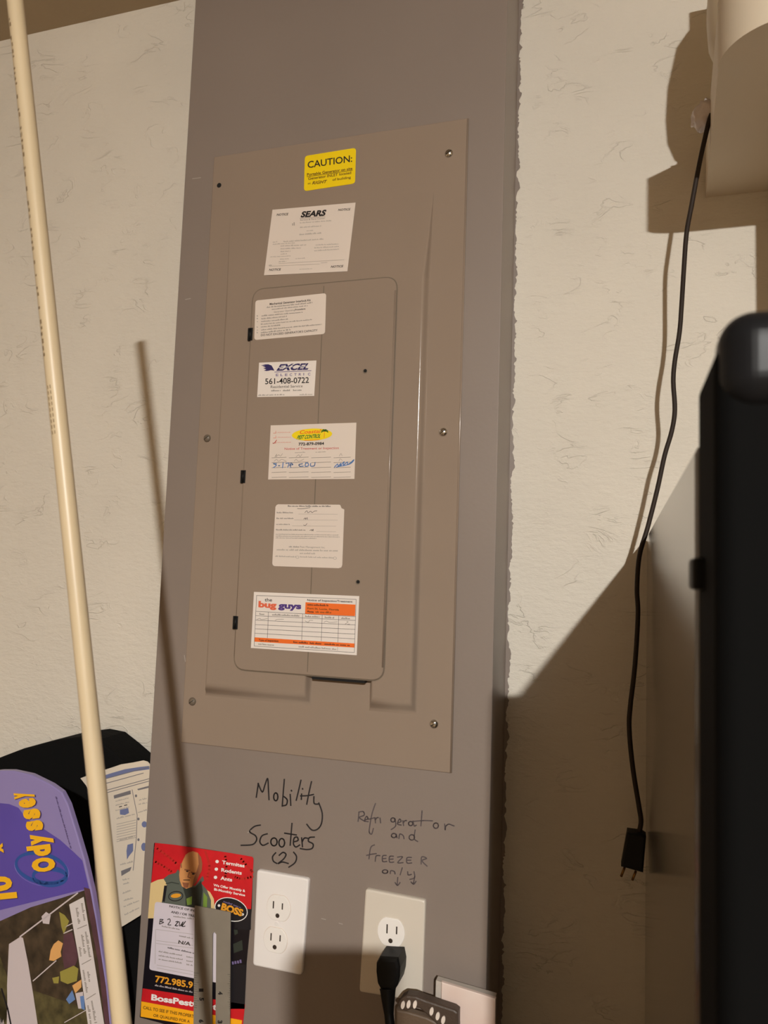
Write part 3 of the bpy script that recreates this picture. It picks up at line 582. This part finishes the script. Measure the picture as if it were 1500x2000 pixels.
r_ = nt.nodes.new('ShaderNodeValToRGB'); r_.color_ramp.elements[0].position = .45; r_.color_ramp.elements[0].color = lin((226, 208, 198)); r_.color_ramp.elements[1].position = .62; r_.color_ramp.elements[1].color = lin((220, 196, 184)); nt.links.new(n_.outputs[0], r_.inputs[0]); nt.links.new(r_.outputs[0], b_.inputs['Base Color'])
prism('carton_front', [(fx0.x, fx0.z + .002), (fx1.x, fx1.z + .001), (fx1.x, bz), (fx0.x, bz)], -.035, -.031, M_CARD, wb, bev=.0008)
prism('carton_body', [(fx0.x - .007, fx0.z + .0005), (fx1.x - .001, fx1.z), (fx1.x - .001, bz), (fx0.x - .007, bz)], -.031, -.021, mat('grey_carton', lin((186, 176, 166)), .7, bump=(250, .3)), wb)

# ------------------------------------------------------------------ left: bag, sheet, packet, pipe
LIM = FX0 - .004
def clampx(pts): return [(min(x, LIM), z) for x, z in pts]
bq = clampx(xz([(-260, 1600), (-160, 1548), (-60, 1512), (0, 1490), (50, 1466), (100, 1447), (165, 1430), (212, 1424), (242, 1430), (270, 1452), (300, 1478), (340, 1510)], .092))
bq = [(p[0], p[1]) for p in bq] + [(LIM, bz), (bq[0][0], bz)]
bag = prism('black_bag', bq, .035, .095, mat('black_cloth', (.006, .006, .006), .9, spec=.1, bump=(120, .5)), None, bev=.003)
tag(bag, 'black cloth bag slumped against the wall beside the grey chase', 'bag')
k = Crop(140, 1460, .2); YS = .018
ol = [(85, 300), (180, 264), (290, 228), (390, 196), (480, 165), (600, 146), (700, 126), (742, 138), (768, 168), (900, 180), (880, 1530), (670, 1640), (525, 1730), (400, 1800), (270, 1872), (236, 1650), (222, 1050), (226, 800), (192, 470), (140, 370)]
YB = lambda x, y: YS + .0
sh = prism('instruction_sheet', clampx(xz([k(*p) for p in ol], YS)), YS, YS + .0006, mat('instruction_paper', lin((222, 208, 188)), .65))
tag(sh, 'printed instruction sheet standing between the black bag and the grey chase', 'paper sheet')
class ClampSheet(Sheet):
    def pt(s, x, y, lift):
        p = Sheet.pt(s, x, y, lift); p.x = min(p.x, LIM); return p
s = ClampSheet(YS, k)
s.poly('sheetblue', [(230, 300), (395, 248), (520, 212), (650, 192), (755, 180), (760, 212), (620, 232), (500, 256), (395, 288), (240, 336)])
for a, b in (((200, 340), (760, 190)), ((330, 420), (755, 305)), ((330, 445), (755, 328)), ((300, 360), (700, 250))): s.line('sheetgrey', [a, b], 7)
s.poly('sheetgrey', [(410, 468), (575, 418), (578, 455), (415, 500)]); s.poly('sheetgrey', [(640, 405), (760, 372), (760, 392), (650, 418)])
s.line('sheetgrey', [(590, 412), (640, 660), (630, 900), (600, 1200)], 6)
for y in (720, 745, 770, 795, 820, 845, 870, 890): s.line('pale', [(440, y + 30), (625, y - 12)], 5)
s.line('dark', [(465, 580), (488, 574)], 9); s.line('dark', [(515, 566), (540, 560)], 9)
s.poly('sheetblue', [(470, 610), (552, 590), (560, 640), (520, 660), (472, 655)]); s.poly('sheetblue', [(545, 950), (600, 935), (600, 1010), (560, 1060), (540, 1095), (535, 1010)])
s.poly('sheetgrey', [(482, 1205), (585, 1165), (570, 1205), (486, 1255)]); s.oval('sheetblue', (710, 750), 26, 30); s.oval('sheetblue', (705, 970), 26, 40)
for c_ in ((628, 472), (652, 698), (652, 900)): s.oval('sheetgrey', c_, 11, 14)
for y in (500, 540, 590): s.small('pale', (430, y + 30), (560, y - 4), 12)
for a, b in (((660, 520), (740, 500)), ((655, 560), (735, 545)), ((440, 700), (620, 655)), ((650, 640), (735, 615)), ((470, 910), (620, 870)), ((475, 1150), (600, 1120)), ((500, 1300), (560, 1285)), ((505, 1340), (560, 1325)), ((500, 1430), (580, 1400)), ((510, 1500), (600, 1475)), ((510, 1560), (660, 1500)), ((520, 1640), (660, 1570))): s.small('pale', a, b, 16)
s.build(sh)
# packet of a net set: printed card in a rounded clear pouch, tilted back against the bag
PY = -.10
k3 = Crop(0, 1400, .3)
po = [(-700, 700), (-500, 470), (-250, 375), (0, 350), (80, 350), (200, 376), (330, 440), (400, 490), (442, 572), (500, 760), (550, 930), (600, 1150), (690, 1700), (722, 2000), (760, 2400), (-760, 2400)]
pk = tag(empty('net_set_packet', at(60, 2060, PY)), 'purple Odyssey packet with yellow lettering standing before the black bag', 'packet')
pq = xz([k3(*p) for p in po], PY); pq = [(x, max(z, bz)) for x, z in pq]
prism('card', pq, PY, PY + .007, mat('purple_card', lin((138, 126, 178)), .35, coat=.3), pk, bev=.0015)
s = Sheet(PY, k3)
s.poly('purple', [(-600, 720), (-300, 580), (0, 562), (60, 568), (120, 592), (170, 660), (300, 740), (390, 800), (470, 872), (536, 935), (580, 1120), (520, 1130), (-650, 1420)], 1)
s.poly('foliage', [(-650, 1420), (0, 1330), (200, 1240), (400, 1180), (580, 1120), (620, 1320), (690, 1760), (712, 2000), (735, 2300), (-650, 2300)], 2)
s.poly('maroon', [(545, 1110), (584, 1120), (624, 1330), (690, 1760), (720, 2060), (690, 2060), (640, 1600)], 3)
s.poly('foliagegreen', [(-200, 1700), (0, 1560), (50, 1700), (40, 2200), (-200, 2200)], 3); s.poly('foliagegreen', [(210, 1780), (330, 1820), (560, 1900), (600, 2200), (260, 2200)], 3)
for a, b, wd in (((505, 1148), (130, 1432), 9), ((365, 1588), (215, 1720), 7), ((470, 1385), (415, 1410), 7), ((480, 1340), (420, 1370), 6), ((420, 1990), (560, 1910), 5)): s.line('net', [a, b], wd, 4)
s.poly('net', [(58, 1480), (132, 1432), (150, 1440), (182, 1600), (215, 1800), (245, 2000), (270, 2250), (60, 2250), (50, 2000), (46, 1750)], 4)
s.poly('net', [(0, 1790), (15, 1770), (45, 1880), (75, 2050), (70, 2250), (0, 2250)], 3); s.line('flyblack', [(10, 1770), (50, 1900), (90, 2100)], 10, 5)
s.poly('net', [(270, 1300), (300, 1270), (330, 1290), (320, 1350), (280, 1345)], 4); s.poly('olive', [(385, 1270), (420, 1290), (450, 1330), (415, 1415), (400, 1370)], 4)
s.poly('hand', [(330, 1520), (350, 1480), (380, 1455), (410, 1475), (395, 1530), (400, 1560), (350, 1590), (320, 1585)], 4); s.poly('maroon', [(415, 1420), (470, 1400), (510, 1560), (490, 1620), (420, 1640), (405, 1560)], 4)
s.poly('olive', [(390, 1660), (480, 1620), (510, 1640), (500, 1720), (440, 1740), (395, 1720)], 5); s.poly('olive', [(340, 1700), (385, 1690), (380, 1735), (350, 1735)], 4)
s.poly('hand', [(470, 1750), (530, 1710), (530, 1760), (490, 1800)], 5); s.poly('jean', [(430, 1840), (470, 1780), (490, 1840), (450, 1870)], 4); s.poly('net', [(490, 1800), (540, 1790), (545, 1900), (510, 1900)], 4); s.poly('jean', [(520, 1820), (548, 1815), (552, 1910), (530, 1900)], 5)
s.poly('strip', [(450, 1222), (545, 1172), (600, 1500), (680, 2010), (720, 2280), (620, 2280), (572, 2000), (510, 1560)], 6)
for a, b in (((505, 1380), (565, 1355)), ((533, 1612), (592, 1580)), ((562, 1840), (622, 1802))): s.line('grey', [a, b], 5, 7)
for (x, y, l_) in ((535, 1215, 110), (500, 1245, 100), (560, 1400, 170), (535, 1420, 130), (520, 1500, 60), (575, 1660, 70), (545, 1650, 150), (600, 1850, 150), (575, 1880, 150)): s.small('grey', (x - 8, y), (x - 8 + l_ * .16, y + l_), 17, 7)
# blue ring, Odyssey wordmark running up the side, 10' x
s.oval('ring', (270, 985), 178, 104, 3, .24, 40, (.90, .76)); s.oval('ring', (325, 1040), 118, 70, 3, .05, 32, (.84, .50)); s.oval('ringlight', (272, 992), 182, 108, 2, .24, 40, (.97, .97))
w1 = Crop(0, 1500, .133333)
s.build(pk); s = Sheet(PY, w1)
gl = [('O', 635, 1425, 210, 290), ('d', 570, 1220, 165, 300), ('y', 575, 1050, 160, 300), ('s', 485, 850, 150, 230), ('s', 445, 680, 150, 230), ('e', 380, 520, 140, 230), ('y', 320, 405, 90, 270)]
for ch, cx, cy, adv, h in gl:      # each letter turned a quarter: reads upwards, tops to the left
    up = Vector((-1, .12)).normalized(); al = Vector((-.16, -1)).normalized(); c_ = Vector((cx, cy)); full = ch in 'Od'
    base = c_ - up * h / 2 - al * adv * .46; hh = h * (1 if ch in 'Od' else .96)
    if ch == 'y': base = base + up * h * .22; hh = h * .72
    s.text('odshadow', ch, tuple(base + Vector((14, 8))), tuple(base + Vector((14, 8)) + al * adv), tuple(base + Vector((14, 8)) + up * hh * 1.05), 5, .075)
    s.text('odyellow', ch, tuple(base), tuple(base + al * adv), tuple(base + up * hh * 1.05), 6, .065)
up = Vector((-1, .10)); al = Vector((-.14, -1)).normalized()
for ch, base, adv, h in (("1", (232, 1905), 90, 330), ('0', (165, 1790), 220, 330), ("x", (45, 1245), 150, 130), ("'", (50, 1260 - 240), 50, 300)):
    if ch == "'": continue
    b_ = Vector(base); s.text('odshadow', ch, tuple(b_ + Vector((10, 10))), tuple(b_ + Vector((10, 10)) + al * adv), tuple(b_ + Vector((10, 10)) + up * h), 5, .05); s.text('odyellow', ch, tuple(b_), tuple(b_ + al * adv), tuple(b_ + up * h), 6, .05)
s.small('odshadow', (810, 420), (1030, 1180), 22, 3)
s.build(pk)
# thin cream pipe leaning on the bench front
pT = CAM + ray(27, -25) * .58; pB = CAM + ray(238, 2000) * .49
dr = (pB - pT); pE = pT + dr * ((0.0 - pT.z) / dr.z)
RP = .0061
pipe = tag(empty('plastic_pipe', pE), 'long thin cream plastic pipe leaning before the wall', 'pipe')
M_PIPE = mat('cream_plastic', lin((199, 180, 148)), .4, vary=(14, .04))
ax = dr.normalized(); tube('pipe_tube', [pT, pT - ax * -.002, pT + (pE - pT) * .5, pE], RP, M_PIPE, pipe, 24)
tube('pipe_bore', [pT - ax * .0002, pT + ax * .001], RP * .8, M_HOLE, pipe, 20)
# faint stencilled print down the pipe's left flank
sd = ax.cross(CAM - (pT + pB) / 2).normalized(); fr = sd.cross(ax).normalized()
if fr.dot(CAM - pT) < 0: fr = -fr
if sd.dot(RT) > 0: sd = -sd
V, Fc = [], []
def mark(t0, t1, a0, a1):
    i = len(V)
    for t_, a_ in ((t0, a0), (t1, a0), (t1, a1), (t0, a1)): V.append(pT + ax * t_ + (sd * math.sin(a_) + fr * math.cos(a_)) * (RP + .0001))
    Fc.append((i, i + 1, i + 2, i + 3))
t_ = .03
while t_ < .30:
    l_ = random.uniform(.0015, .004); a_ = random.uniform(.85, 1.0); mark(t_, t_ + l_, a_, a_ + random.uniform(.2, .45)); t_ += l_ + random.choice((.002, .0025, .008))
for i in range(9): mark(.322 + i * .0042, .322 + i * .0042 + .0026, .55, 1.05)
mesh('stencil_print', V, Fc, mat('stencil_ink', lin((120, 98, 70)), .7), pipe)

# ------------------------------------------------------------------ bench carrying the things below the frame
bench = tag(empty('workbench', (-1.0, -.2, 0)), 'plain wooden workbench along the wall under the panel', 'workbench')
M_WOOD = mat('bench_wood', (.10, .065, .035), .6, bump=(30, .3, (1, 8, 8)), vary=(12, .15))
pyb = (pT + dr * ((bz - pT.z) / dr.z)).y + RP + .006
box('bench_top', (-1.75, pyb, bz - .035), (-.10, -.0015, bz), M_WOOD, bench, .002)
for x in (-1.70, -.20):
    for y in (pyb + .03, -.05): box('leg', (x, y, 0), (x + .06, y + .04, bz - .035), M_WOOD, bench, .002)

# ------------------------------------------------------------------ right: refrigerator
fr_ = tag(empty('refrigerator', (.4, -.2, 0)), 'tall refrigerator with a black door and glossy dark side beside the wall', 'refrigerator')
X0 = .0305; Xr = .80
M_SIDE = mat('fridge_side', (.10, .085, .07), .10, spec=.65, bump=(500, .05, (1, 1, 1)))
M_DOOR = mat('fridge_door', (.0035, .0035, .0035), .8, spec=.05)
box('cabinet', (X0, -.528, .03), (Xr, .080, 1.6015), M_SIDE, fr_, .004)
box('door', (X0, -.600, .06), (Xr, -.536, 1.6245), M_DOOR, fr_, .007, 8)
box('hinge_cover', (X0 + .0012, -.606, 1.600), (X0 + .07, -.577, 1.634), mat('hinge_cap', (.010, .010, .011), .33, spec=.12), fr_, .011, 9)
c_ = at(1347, 1120, -.56)
box('bumper', (X0 - .0042, -.562, c_.z - .0062), (X0 + .003, -.545, c_.z + .0062), M_BLACK, fr_, .0015)
for x in (X0 + .05, Xr - .09):
    for y in (-.48, .03): box('foot', (x, y - .02, 0), (x + .04, y + .02, .03), M_BLACK, fr_)
# ------------------------------------------------------------------ wall shelf above it, with a rounded front corner
shf = tag(empty('wall_shelf', (.45, -.05, 2.03)), 'thick cream wall shelf with a rounded front corner above the refrigerator', 'shelf')
zs_ = 1.54 + .484; tx = .062
top = [(.0985, WY), (.0845, -.150)] + [(.0835 + .055 * (1 - math.cos(a)), -.150 - .055 * math.sin(a)) for a in [math.pi / 2 * i / 28 for i in range(1, 29)]] + [(.95, -.205), (.95, WY)]
V = [(x, y, zs_) for x, y in top] + [(x, y, zs_ + tx) for x, y in top]; n = len(top)
bm = bmesh.new(); vs = [bm.verts.new(v) for v in V]
bm.faces.new(vs[:n]); bm.faces.new(vs[n:][::-1])
for i in range(n): j = (i + 1) % n; bm.faces.new((vs[i], vs[j], vs[n + j], vs[n + i]))
bm_obj('board', bm, mat('shelf_laminate', lin((222, 208, 186)), .5), shf)
box('unseen_bracket', (.182, -.07, zs_ - .30), (.212, WY - .0005, zs_ - .0005), mat('shelf_laminate', (0, 0, 0)), shf, .002)  # out of view, added to cast the upright shadow below the shelf
box('unseen_bracket', (.80, -.07, zs_ - .20), (.83, WY - .0005, zs_ - .0005), mat('shelf_laminate', (0, 0, 0)), shf, .002)
# unseen round jar, added on the shelf end to cast the lumpy shadow
jr = tag(empty('shadow_jar', (.148, -.055, zs_ + tx)), 'unseen cream jar added on the end of the wall shelf for its shadow', 'jar')
prof = [(.040, 0), (.054, .008), (.062, .03), (.064, .06), (.062, .10), (.052, .15), (.038, .17)]
V, Fc = [], []; n = 28
for r, h in prof: V += [(.148 + r * math.cos(2 * math.pi * i / n), -.055 + r * math.sin(2 * math.pi * i / n), zs_ + tx + .0003 + h) for i in range(n)]
for a in range(len(prof) - 1):
    for i in range(n): Fc.append((a * n + i, a * n + (i + 1) % n, (a + 1) * n + (i + 1) % n, (a + 1) * n + i))
Fc.append(tuple(range(n))[::-1]); Fc.append(tuple((len(prof) - 1) * n + i for i in range(n)))
mesh('jar_body', V, Fc, mat('jar_cream', lin((210, 194, 166)), .4), jr, True)
disc_v = [(.148 + .038 * math.cos(2 * math.pi * i / n), -.055 + .038 * math.sin(2 * math.pi * i / n)) for i in range(n)]
mesh('lid', [(x, y, zs_ + tx + .1705) for x, y in disc_v] + [(x, y, zs_ + tx + .192) for x, y in disc_v], [tuple(range(n))[::-1], tuple(range(n, 2 * n))] + [(i, (i + 1) % n, n + (i + 1) % n, n + i) for i in range(n)], MATS['jar_cream'], jr)
# ------------------------------------------------------------------ loose cord with its plug, tied with white wrap
YK = .030
cr = tag(empty('hanging_cord', at(1248, 1625, YK)), 'thin black cord hanging down the wall beside the refrigerator', 'cord')
path = [((1390, 222), -.015), ((1382, 248), -.012), ((1366, 320), -.004), ((1351, 400), .004), ((1341, 455), .012), ((1336, 520), .020), ((1331, 600), YK), ((1327, 650), YK), ((1318, 705), YK), ((1315, 745), YK), ((1318, 800), YK), ((1312, 842), YK), ((1298, 890), YK), ((1284, 955), YK), ((1265, 1030), YK), ((1249, 1085), .026), ((1244, 1150), .022),
        ((1246, 1200), .022), ((1240, 1300), .022), ((1231, 1380), .022), ((1229, 1425), .022), ((1236, 1500), .022), ((1248, 1575), .022), ((1252, 1605), .022), ((1247, 1630), .022)]
tube('cord', smooth_path([at(p[0], p[1], Y) for p, Y in path], 5), .0026, mat('cord_rubber', (.03, .020, .015), .6, spec=.25), cr, 10)
pg = prism('plug', xz([(1225, 1625), (1254, 1629), (1262, 1634), (1256, 1704), (1213, 1692)], .015), .013, .031, M_BLACK, cr, bev=.002)
for a, b in (((1220, 1694), (1213, 1712)), ((1242, 1701), (1235, 1719))):
    A_, B_ = at(a[0], a[1], .022), at(b[0], b[1], .022); tube('prong', [A_, B_], .0013, mat('brass_prong', lin((150, 110, 60)), .35, 1.0), pg, 8)
bm = bmesh.new(); bmesh.ops.create_icosphere(bm, subdivisions=3, radius=1)
cc = at(1376, 226, -.004)
for v in bm.verts:
    u = v.co.normalized(); k_ = 1 + .22 * math.sin(7 * u.x + 3 * u.z) * math.cos(6 * u.y) + .10 * math.sin(15 * u.z + 4 * u.x)
    v.co = cc + RT * (u.x * .0135 * k_ + u.z * .004) + UP * (u.z * .0165 * k_) + fw * (u.y * .012 * k_)
tag(bm_obj('plastic_wrap', bm, mat('white_wrap', lin((232, 222, 222)), .3), None, True), 'crumpled white plastic wrap tied round the cord under the shelf', 'wrap')

# ------------------------------------------------------------------ bare bulb on the ceiling
lp = tag(empty('ceiling_lamp', (LAMP.x, LAMP.y, CEIL)), 'white ceiling lamp with a shallow lit dome', 'lamp')
def lathe(name, prof, m, parent, n=24):
    V, Fc = [], []
    for r, z in prof: V += [(LAMP.x + r * math.cos(2 * math.pi * i / n), LAMP.y + r * math.sin(2 * math.pi * i / n), z) for i in range(n)]
    for a in range(len(prof) - 1):
        for i in range(n): Fc.append((a * n + i, a * n + (i + 1) % n, (a + 1) * n + (i + 1) % n, (a + 1) * n + i))
    Fc.append(tuple(range(n))[::-1]); Fc.append(tuple((len(prof) - 1) * n + i for i in range(n)))
    return mesh(name, V, Fc, m, parent, True)
lathe('holder', [(.024, LAMP.z + .040), (.030, LAMP.z + .055), (.055, CEIL - .012), (.057, CEIL - .0005)], M_WHITE, lp)
lathe('bulb_base', [(.031, LAMP.z + .0005), (.031, LAMP.z + .006), (.024, LAMP.z + .030), (.0235, LAMP.z + .0395)], M_WHITE, lp)
lathe('lit_dome', [(.004, LAMP.z - .0149), (.012, LAMP.z - .0138), (.020, LAMP.z - .0112), (.026, LAMP.z - .0075), (.029, LAMP.z - .0038), (.030, LAMP.z)],
      mat('lit_bulb', (1, 1, 1), emit=(LAMP_COL, LAMP_POWER)), lp)
# ------------------------------------------------------------------ the phone that took the picture, unseen; added for its shadow, stand made up
ph = tag(empty('unseen_phone_stand', (-.02, -.95, 0)), 'unseen black smartphone behind the camera, added for its shadow on a made-up stand', 'phone')
bk = -fw
def slabP(name, r0, r1, u0, u1, d0, d1, m, bev):
    bm = bmesh.new(); bmesh.ops.create_cube(bm, size=1)
    bmesh.ops.bevel(bm, geom=bm.edges[:], offset=.06, segments=2, affect='EDGES')
    for v in bm.verts: v.co = CAM + RT * (r0 + (v.co.x + .5) * (r1 - r0)) + UP * (u0 + (v.co.y + .5) * (u1 - u0)) + bk * (d0 + (v.co.z + .5) * (d1 - d0))
    return bm_obj(name, bm, m, ph)
slabP('handset', -.048, .036, -.168, -.014, .006, .016, M_BLACK, .004)
slabP('clamp', -.075, .034, -.135, -.075, .0165, .034, M_BLACK, .004)
base = CAM + RT * -.02 + UP * -.13 + bk * .03
tube('stand_pole', [base, Vector((base.x, base.y, .04))], .012, M_BLACK, ph, 12)
for a in (0.4, 2.5, 4.6): tube('stand_leg', [Vector((base.x, base.y, .30)), Vector((base.x + .32 * math.cos(a), base.y + .32 * math.sin(a), .008))], .008, M_BLACK, ph, 8)
